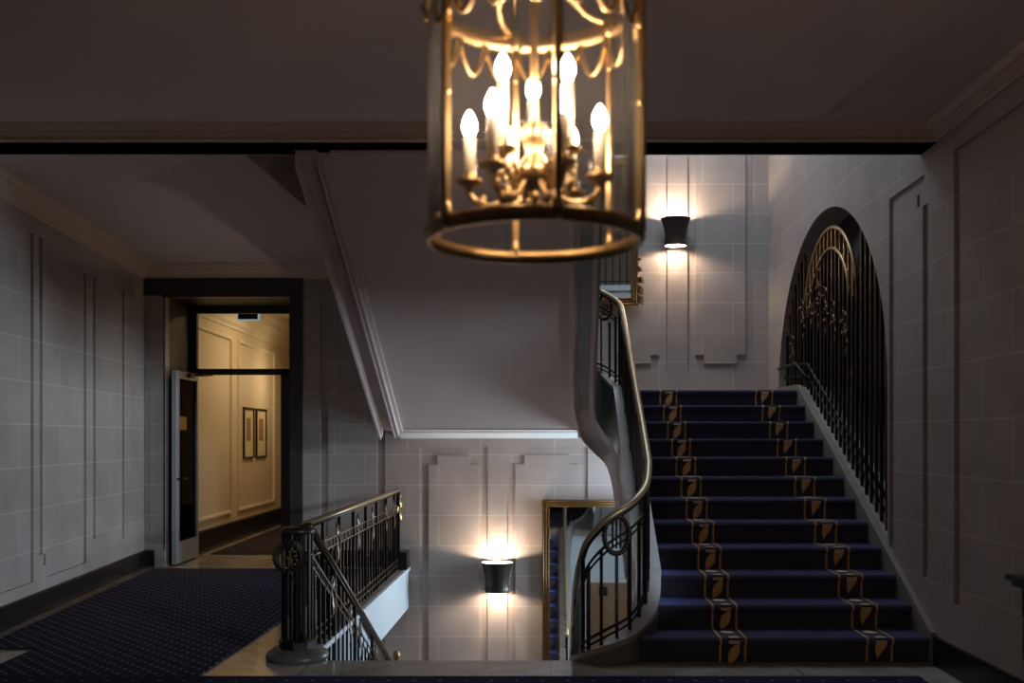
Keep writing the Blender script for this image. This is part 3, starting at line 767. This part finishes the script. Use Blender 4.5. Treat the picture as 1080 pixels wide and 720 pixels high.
# arc length along the plan
cum = [0]
for i in range(1, len(path)): cum.append(cum[-1]+math.hypot(path[i][0]-path[i-1][0], path[i][1]-path[i-1][1]))
def at(s):
    for i in range(1, len(path)):
        if cum[i] >= s:
            f = (s-cum[i-1])/(cum[i]-cum[i-1]); return tuple(path[i-1][k]+f*(path[i][k]-path[i-1][k]) for k in range(5)), math.atan2(path[i][1]-path[i-1][1], path[i][0]-path[i-1][0])
    return path[-1], 0
def s_of(x, y): return min((math.hypot(p[0]-x, p[1]-y), c) for p, c in zip(path, cum))[1]
s_med = s_of(.70, 6.345); s_med2 = s_of(.97, 9.93)
s = .1; k = 0
while s < cum[-1]-.05:
    p, an = at(s)
    skip = abs(s-s_med) < .085 or abs(s-s_med2) < .085
    h = p[2]-p[3]; post = (k % 6 == 0)
    if skip: b = baluster_mesh(h-.275, .0085)
    else: b = baluster_mesh(h-(.03 if post else .17), .015 if post else .0095)
    if h > .3: b.build('post' if post and not skip else 'baluster', M['iron'], t, (p[0], p[1], p[3]-.005), an)
    s += .105; k += 1
def medallion(s):
    p, an = at(s); c = Vector((p[0], p[1], p[2]-.15)); d = Vector((math.cos(an), math.sin(an), 0)); b = MB()
    ring = [c+d*math.cos(2*PI*i/28)*.088+Vector((0, 0, math.sin(2*PI*i/28)*.125)) for i in range(28)]
    b.tube(ring, .015, 6, True)
    nrm = Vector((-d.y, d.x, 0))
    for i in range(28):
        a = 2*PI*i/28
        b.ball(ring[i], .019, 0, 6)
    b.build('medallion', M['iron_dark_brown'], t)
    b = MB()
    for q in (-.028, 0, .028): b.tube([c+d*q+Vector((0, 0, -.09)), c+d*q+Vector((0, 0, .1))], .007, 6)
    b.build('lyre_bar', M['iron'], t)
medallion(s_med); medallion(s_med2)

# upper floor railing (seen in the gilt mirror)
t = thing('upper_railing', 'black iron railing on the upper floor edge reflected in the high mirror', 'railing', (.75, 6.47, 3.99))
LR = wr(6.4)-.75-.03
MB().tube([(0, 0, .92), (LR, 0, .92)], .03, 10).build('handrail', M['handrail'], t)
b = MB(); b.tube([(0, 0, .08), (LR, 0, .08)], .012, 4); b.tube([(0, 0, .7), (LR, 0, .7)], .012, 4); b.build('rail_band', M['iron'], t)
src = None; n = 18
for i in range(n):
    x = .03+i*(LR-.06)/(n-1)
    if src is None: src = baluster_mesh(.9, .011).build('baluster', M['iron'], t, (x, 0, 0))
    else: copy_child(src, t, (x, 0, 0))

# ------------------------------------------------------------------ arched window grille
t = thing('window_grille', 'black iron grille with gilded arch bands filling the arched opening above stairs', 'grille', (0, 0, 0))
DG = .06
def gp(Y, z, dd=0):
    return (wr(Y)+DG+dd, Y, z)
GC, GZ, R1, R2 = 8.85, 2.62, .83, .64
def arc(R, a0=0, a1=PI, n=28): return [gp(GC-R*math.cos(a0+(a1-a0)*i/n), GZ+R*math.sin(a0+(a1-a0)*i/n), -.015) for i in range(n+1)]
MB().tube(arc(R1, .25, PI-.25), .017, 6).build('outer_arch_band', M['gilt_iron'], t)
MB().tube(arc(R2, .2, PI-.2), .017, 6).build('inner_arch_band', M['gilt_iron'], t)
for i in range(13):
    yy = GC-.72+1.44*i/12
    zl = GZ+math.sqrt(R2**2-(yy-GC)**2) if abs(yy-GC) < R2-.02 else GZ+.1
    zh = GZ+math.sqrt(R1**2-(yy-GC)**2)
    MB().box(-.011, .011, -.012, .012, zl, zh).build('arch_spoke', M['gilt_iron'], t, (gp(yy, 0, -.012)[0], yy, 0))
y = YA0+.06
while y < YA1-.04:
    z0 = sill_z(y); z1 = arch_z(y)-.005
    if abs(y-GC) < R2-.03: z1 = GZ+math.sqrt(R2**2-(y-GC)**2)
    elif abs(y-GC) < R1-.01: z1 = GZ+math.sqrt(max(R1**2-(y-GC)**2, .01))
    MB().box(-.011, .011, -.011, .011, 0, z1-z0).build('bar', M['iron_brown'] if int(y*10) % 2 else M['iron'], t, gp(y, z0))
    y += .118
b = MB(); b.tube([gp(YA0+.02, sill_z(YA0)+.26), gp(9.6, sill_z(9.6)+.26), gp(YA1-.02, 2.3)], .016, 6); b.tube([gp(YA0+.02, sill_z(YA0)+.14), gp(9.6, sill_z(9.6)+.14), gp(YA1-.02, 2.17)], .012, 6)
b.build('bottom_band', M['iron'], t)
# pointed low rail in front of the grille on the landing side
MB().tube([gp(10.45, 2.26, -.09), gp(9.72, 2.27, -.09), gp(9.3, 2.08, -.09)], .018, 8).build('low_rail', M['iron'], t)
for (yy, zz, ln) in ((9.1, 3.12, .5), (9.65, 2.9, .32), (8.85, 2.9, .36), (8.6, 2.74, .3), (10.05, 2.58, .26), (8.27, 2.6, .3), (9.36, 2.98, .3)):
    b = MB(); r2 = random.Random(int(yy*100)); nk = int(ln/.055)
    st = [Vector(gp(yy+.03*math.sin(k*1.1), zz-ln*k/nk, -.035)) for k in range(nk+1)]
    b.tube(st, .008, 6)
    for k in range(nk):
        sg = 1 if k % 2 else -1
        b.leaf(st[k], (-.15, sg*.9, -.35+r2.uniform(-.4, .5)), (-1, 0, 0), .075+.03*r2.random(), .034)
        if k % 3 == 0:
            c = st[k]; b.tube([c, c+Vector((-.01, -.05*sg, .02)), c+Vector((-.015, -.075*sg, -.02)), c+Vector((-.01, -.05*sg, -.045))], .007, 6)
    b.leaf(st[-1], (0, 0, -1), (-1, 0, 0), .10, .04)
    b.build('scroll_ornament', M['scroll'], t)

# ------------------------------------------------------------------ wall sconces
def sconce(label, X, z, s=1.0):
    y0 = YB-.03 if z > 2 else YB
    t = thing('wall_sconce', label, 'wall lamp', (X, y0-.165, z), 'flared wall sconces')
    R = [(.135, -.17), (.138, -.14), (.132, -.125), (.128, -.10), (.127, -.08), (.131, -.03), (.142, .04), (.160, .11), (.182, .17)]
    out = [(r*s, zz*s) for r, zz in R]; inn = [((r-.006)*s, zz*s) for r, zz in R[::-1]]
    b = MB(); b.lathe(out, (0, 0, 0), 128, 0, .78, 32, .014); b.lathe(inn, (0, 0, 0), 64, 1, .78)
    # drop the caps of the open shade: keep only side quads
    q = [i for i, f in enumerate(b.f) if len(f) == 4]
    b.f = [b.f[i] for i in q]; b.mi = [b.mi[i] for i in q]; b.sm = [b.sm[i] for i in q]
    b.build('shade', [M['sconce'], M['sconce_in']], t)
    b = MB(); b.lathe([(.135*s, -.112*s), (.142*s, -.108*s), (.135*s, -.100*s), (.129*s, -.105*s)], (0, 0, 0), 48, 0, .78, closed=True)
    b.lathe([(.183*s, .163*s), (.188*s, .17*s), (.181*s, .174*s), (.178*s, .168*s)], (0, 0, 0), 48, 0, .78, closed=True); b.build('rim', M['sconce'], t)
    b = MB(); b.box(-.05, .05, .135, .164, -.07, .07); b.box(-.012, .012, .09, .14, -.012, .012); b.build('wall_bracket', M['sconce'], t)
    MB().ball((0, 0, .04), .022, 0, 10, 1.6).build('bulb', M['candle'], t)
    for zz, pw in ((.125*s, LUP), (-.115*s, LDN)):
        l = bpy.data.lights.new('sconce_lamp', 'POINT'); l.energy = pw*(1.0 if z < 2 else UPK); l.color = (1.0, .80, .60); l.shadow_soft_size = .025
        o = bpy.data.objects.new('sconce_lamp', l); COL.objects.link(o); o.parent = t; o.location = (0, .0, zz)
LUP, LDN, UPK = 29.0, 19.0, .95
sconce('dark flared wall sconce lit on the wall below the landing beside the gilt mirror', (524.5-CX)/F*(YB-.16), CAMZ+(HY-608.5)/F*(YB-.16))
sconce('dark flared wall sconce lit high on the wall above the landing', (712-CX)/F*(YB-.16), CAMZ+(HY-245.5)/F*(YB-.16), .92)

# ------------------------------------------------------------------ mirrors
def mirror(label, x0, x1, z0, z1, fw, carve):
    Y = YB-.025 if z0 > 2 else YB
    w = (x1-x0)/2; h = z1-z0; t = thing('gilt_mirror', label, 'mirror', ((x0+x1)/2, Y-.045*w-.004, z0)); t.rotation_euler.z = -.045
    b = MB()
    for (a, c, d, e) in ((-w, -w+fw, 0, h), (w-fw, w, 0, h), (-w+fw, w-fw, 0, fw), (-w+fw, w-fw, h-fw, h)):
        b.box(a, c, -.045, 0, d, e)
    for (o, r) in ((.012, .016), (fw-.012, .01), (fw*.5, .012)):
        b.tube([(-w+o, -.05, o), (w-o, -.05, o), (w-o, -.05, h-o), (-w+o, -.05, h-o)], r, 8, True)
    b.build('frame', M['gilt'], t)
    MB().box(-w+fw*.8, w-fw*.8, -.016, -.010, fw*.8, h-fw*.8).build('mirror_glass', M['mirror'], t)
    b = MB(); rnd = random.Random(3)
    for (x, z, dx, dz, sc) in carve:
        for k in range(5):
            a = math.atan2(dz, dx)+(k-2)*.45
            b.leaf((x, -.035, z), (math.cos(a), -.25, math.sin(a)), (0, -1, 0), .11*sc, .045*sc)
        b.tube([(x, -.04, z), (x+dx*.05*sc, -.05, z+dz*.05*sc), (x+dx*.05*sc-dz*.03*sc, -.05, z+dz*.08*sc+.02), (x+dx*.01, -.05, z+.06*sc)], .012*sc, 6)
    b.build('carving', M['gilt'], t)
    return t
mirror('tall gilt framed mirror on the lower wall reflecting stairs behind the curved railing', X11(572), 1.42, -1.45, Z11(526.5), .085,
       [(-.48, 2.19, -.6, .5, .7), (-.50, .06, -.5, -.4, .6), (-.5, 1.9, -.2, 1, .5)])
wU = (X11(672)-.45)/2
mirror('gilt mirror with carved scrolls hanging high behind the lantern above the landing', .45, X11(672), Z11(323), 4.75, .085,
       [(wU, .05, 1, .3, .75), (wU, .16, 1, .5, .75), (wU, .27, .9, .8, .7), (wU-.01, .40, .9, 1, .6), (wU-.01, .52, .7, 1, .5), (-wU, .05, -1, .3, .75), (-wU, .2, -1, .5, .7)])

# brown service door under the foyer floor, seen in the lower mirror
d = struct(MB().box(.72, .80, 6.39, 6.43, -1.98, -.80).box(1.72, 1.80, 6.39, 6.43, -1.98, -.80).box(.72, 1.80, 6.39, 6.43, -.88, -.80).build('door_2', M['white']))
b = MB(); b.box(.80, 1.72, 6.39, 6.42, -1.98, -.88); b.box(.92, 1.6, 6.42, 6.43, -1.8, -1.5); b.box(.92, 1.6, 6.42, 6.43, -1.40, -.98); b.build('door_panel', M['wood_brown'], d)
b = MB(); b.box(1.02, 1.16, 6.43, 6.44, -1.10, -.95); b.build('door_plate', M['sign_black'], d)
# lower window in the right wall of the well that lets in daylight
b = MB(); wy0, wy1 = 9.85, 10.95; x0 = wr(10.4)-.03
b.box(x0, x0+.01, wy0, wy1, -.35, 1.25, 0)
for y in (wy0, (wy0+wy1)/2-.02, wy1-.05): b.box(x0-.03, x0+.01, y, y+.05, -.4, 1.3, 1)
for z in (-.4, .45, 1.25): b.box(x0-.03, x0+.01, wy0, wy1, z, z+.05, 1)
struct(b.build('window_2', [M['daywin'], M['white']]))

# ------------------------------------------------------------------ dark console at the right edge
t = thing('console_table', 'dark wooden console with overhanging top against the right wall at picture edge', 'table', (2.255, 3.85, 0))
t['label'] = 'dark wooden console with overhanging top against the shadowy right wall'
b = MB(); b.prism([(-.02, -.45), (.345, -.45), (.375, .45), (-.02, .45)], .86, .885); b.prism([(.0, -.43), (.34, -.43), (.37, .43), (.0, .43)], .835, .86); b.build('top', M['wood_dark'], t)
MB().prism([(.03, -.40), (.33, -.40), (.36, .40), (.03, .40)], .70, .835).build('apron', M['wood_dark'], t)
for (x, y) in ((.055, -.37), (.055, .37), (.30, -.37), (.33, .37)):
    b = MB(); b.lathe([(.03, .70), (.034, .6), (.022, .3), (.016, .05), (.024, .02), (.02, 0)][::-1], (0, 0, 0), 12); b.build('leg', M['wood_dark'], t, (x, y, 0))
MB().box(.14, .17, .15, .18, .885, .885).v  # no ornament on the top

# ------------------------------------------------------------------ lantern
LX, LY = .0615, 2.63
ZB = 2.05
t = thing('hanging_lantern', 'large round brass and glass lantern with lit candle bulbs hanging from foyer ceiling', 'lantern', (LX, LY, ZB))
R = .30; HT = .64
def ring(z0, z1, r0, r1, nm, mat):
    b = MB(); b.lathe([(r0, z0), (r1, z0), (r1+.006, z0+.008), (r1+.006, z1-.008), (r1, z1), (r0, z1)], (0, 0, 0), 72, closed=True); return b.build(nm, mat, t)
ring(-.012, .026, R-.014, R, 'bottom_ring', M['brass_dark'])
ring(HT-.005, HT+.05, R-.012, R, 'top_ring', M['brass'])
th0 = math.radians(9.8)
def lp(th, r, z): return (r*math.sin(th), -r*math.cos(th), z)
ups = []
for i in range(6):
    th = th0+i*PI/3
    b = MB(); b.box(-.009, .009, -.009, .009, -.012, HT+.06); b.lathe([(.014, 0), (.016, .03), (.010, .06)], (0, 0, .0), 10); b.lathe([(.012, 0), (.024, .02), (.026, .05), (.012, .075)], (0, 0, HT-.01), 10)
    b.ball((0, -.002, .55), .014); b.ball((0, -.002, .34), .012); b.tube([(0, -.010, .04), (0, -.010, HT)], .005, 6)
    b.build('upright', M['brass'], t, lp(th, R, 0), th)
for i in range(6):
    b = MB(); n = 10
    pts = [lp(th0+i*PI/3+PI/3*(.06+.88*k/n), R-.006, 0) for k in range(n+1)]; pin = [lp(th0+i*PI/3+PI/3*(.06+.88*k/n), R-.009, 0) for k in range(n+1)]
    vs = []
    for p, q in zip(pts, pin): vs += [(p[0], p[1], .045), (p[0], p[1], HT), (q[0], q[1], HT), (q[0], q[1], .045)]
    fs = [(k*4+j, k*4+(j+1) % 4, (k+1)*4+(j+1) % 4, (k+1)*4+j) for k in range(n) for j in range(4)]
    fs += [(0, 1, 2, 3), tuple(n*4+j for j in range(4))]
    b.add(vs, fs, 0, False); b.build('glass_pane', M['glass'], t)
# rope garlands hung from the top ring, three to a pane
for i in range(18):
    a0 = th0+i*PI/9; pts = []
    for k in range(13):
        f = k/12; a = a0+PI/9*f; pts.append(lp(a, R-.016, HT-.005-.095*(1-(2*f-1)**2)))
    MB().tube(pts, .0085, 6, radii=[.0085*(1+.25*(k % 2)) for k in range(13)]).build('garland', M['brass'], t)
# crown: ropes and arms rising to the hanging stem
for i in range(6):
    th = th0+i*PI/3
    MB().tube(catmull([lp(th, R, HT+.05), lp(th, R+.03, HT+.13), lp(th, R*.86, HT+.24), lp(th, R*.5, HT+.33), lp(th, .05, HT+.5)], 6), .011, 6).build('crown_arm', M['brass_dark'], t)
    pts = catmull([lp(th+.05, R, HT+.05), lp(th+.25, R*.82, HT+.09), lp(th+.5, R*.5, HT+.22), lp(th+.6, .06, HT+.45)], 8)
    MB().tube(pts, .011, 6, radii=[.011*(1+.3*(k % 2)) for k in range(len(pts))]).build('rope', M['brass'], t)
    b = MB(); c = Vector(lp(th, R+.008, HT+.02))
    for k in range(5): b.leaf(c, Vector((math.sin(th)*.3, -math.cos(th)*.3, 0))+Vector((math.cos(th)*math.cos(PI*k/4), math.sin(th)*math.cos(PI*k/4), math.sin(PI*k/4)-.3)), (math.sin(th), -math.cos(th), 0), .05, .025)
    b.build('rosette', M['brass'], t)
b = MB(); b.lathe([(.012, .12), (.018, .14), (.055, .16), (.065, .185), (.04, .21), (.022, .24), (.03, .27), (.045, .30), (.018, .33), (.012, .4), (.012, HT+.5)], (0, 0, 0), 20)
b.lathe([(.003, .06), (.022, .08), (.03, .10), (.012, .12)], (0, 0, 0), 16); b.build('stem', M['brass'], t)
b = MB(); b.lathe([(.05, HT+.48), (.06, HT+.5), (.05, HT+.54), (.015, HT+.58), (.012, CEIL-ZB-.05), (.07, CEIL-ZB-.03), (.085, CEIL-ZB-.001)], (0, 0, 0), 24); b.build('canopy', M['brass'], t)
def candle(th, r, zc, ht, bl):
    arm = catmull([lp(th, .02, .19), lp(th, r*.45, .11 if zc < .2 else .16), lp(th, r*.8, .10 if zc < .2 else .17), lp(th, r, zc-.03), lp(th, r, zc)], 8)
    a = MB().tube(arm, .0095, 8)
    a.tube(catmull([lp(th, r*.5, .12), lp(th, r*.62, .17), lp(th, r*.5, .19), lp(th, r*.42, .165)], 6), .007, 6)
    a.leaf(lp(th, r*.7, .10 if zc < .2 else .17), (math.sin(th), -math.cos(th), .3), (0, 0, 1), .06, .03)
    ob = a.build('candle_arm', M['brass'], t)
    c = MB().lathe([(.008, -.03), (.014, -.015), (.036, -.004), (.040, .006), (.022, .004), (.018, .02), (.016, .03)], (0, 0, 0), 18).build('drip_cup', M['brass_dark'], t, lp(th, r, zc))
    cd = MB().lathe([(.0165, .01), (.0165, ht), (.012, ht+.003)], (0, 0, 0), 16).build('candle', M['candle'], t, lp(th, r, zc))
    prof = [(.010, 0), (.013, .008), (.021, .025), (.0225, .04), (.019, .058), (.010, .076), (.003, .086)]
    MB().lathe([(a*bl, z*bl) for a, z in prof], (0, 0, ht), 16).build('bulb', M['bulb'], cd)
for d in (82, 142, 202, 262, 322, 22): candle(math.radians(d), .182, .165, .125, .88)
for d in (-58, 62, 180): candle(math.radians(d), .102, .235, .185, .88)
# crystal beads on the candle cluster
for i in range(10):
    a = 2*PI*i/10; MB().ball(lp(a, .11+.04*(i % 2), .09+.03*(i % 3)), .012, 0, 8, 1.4).build('bead', M['brass'], t)

# ------------------------------------------------------------------ lights
def area(name, loc, tgt, size, e, col, sy=None):
    l = bpy.data.lights.new(name, 'AREA'); l.energy = e; l.color = col; l.size = size
    if sy: l.shape = 'RECTANGLE'; l.size_y = sy
    o = bpy.data.objects.new(name, l); COL.objects.link(o); o.location = loc
    o.rotation_euler = (Vector(tgt)-Vector(loc)).to_track_quat('-Z', 'Y').to_euler(); return o
area('skylight_daylight', (1.25, 9.7, 6.4), (1.25, 9.9, 0), .7, 40, (.64, .82, 1.0), 1.4)
area('lower_window_daylight', (wr(10.4)-.12, 10.4, .45), (-3.5, 9.2, .6), .9, 116, (.62, .82, 1.0), 1.4).data.spread = math.radians(150)
area('street_daylight', (7.4, -2.8, 2.75), (2.6, 2.6, 2.0), 1.5, 46, (.72, .86, 1.0), .5).data.spread = math.radians(60)
area('corridor_wall_lamp', (-3.3, 15.3, 2.5), (-4.0, 15.2, 2.3), .3, 5.5, (1.0, .78, .48), .5)
area('corridor_ceiling_lamp', (-2.9, 13.3, 3.40), (-3.1, 13.6, 0), .4, 26, (1.0, .76, .46), 1.5)
w = bpy.data.worlds.new('World'); scene.world = w; w.use_nodes = True
w.node_tree.nodes['Background'].inputs[0].default_value = (.5, .55, .7, 1); w.node_tree.nodes['Background'].inputs[1].default_value = .02

# ------------------------------------------------------------------ camera
cam = bpy.data.cameras.new('camera'); co = bpy.data.objects.new('camera', cam); COL.objects.link(co)
co.location = (0, 0, CAMZ); co.rotation_euler = (PI/2, 0, 0)
cam.sensor_width = 36; cam.lens = F/1080*36; cam.shift_y = (HY-360)/1080
cam.clip_start = .05
cam.dof.use_dof = True; cam.dof.focus_distance = 9.0; cam.dof.aperture_fstop = 1.8
scene.camera = co
scene.view_settings.view_transform = 'Standard'; scene.view_settings.look = 'None'
scene.view_settings.gamma = 1; scene.view_settings.exposure = 0; scene.view_settings.use_curve_mapping = False
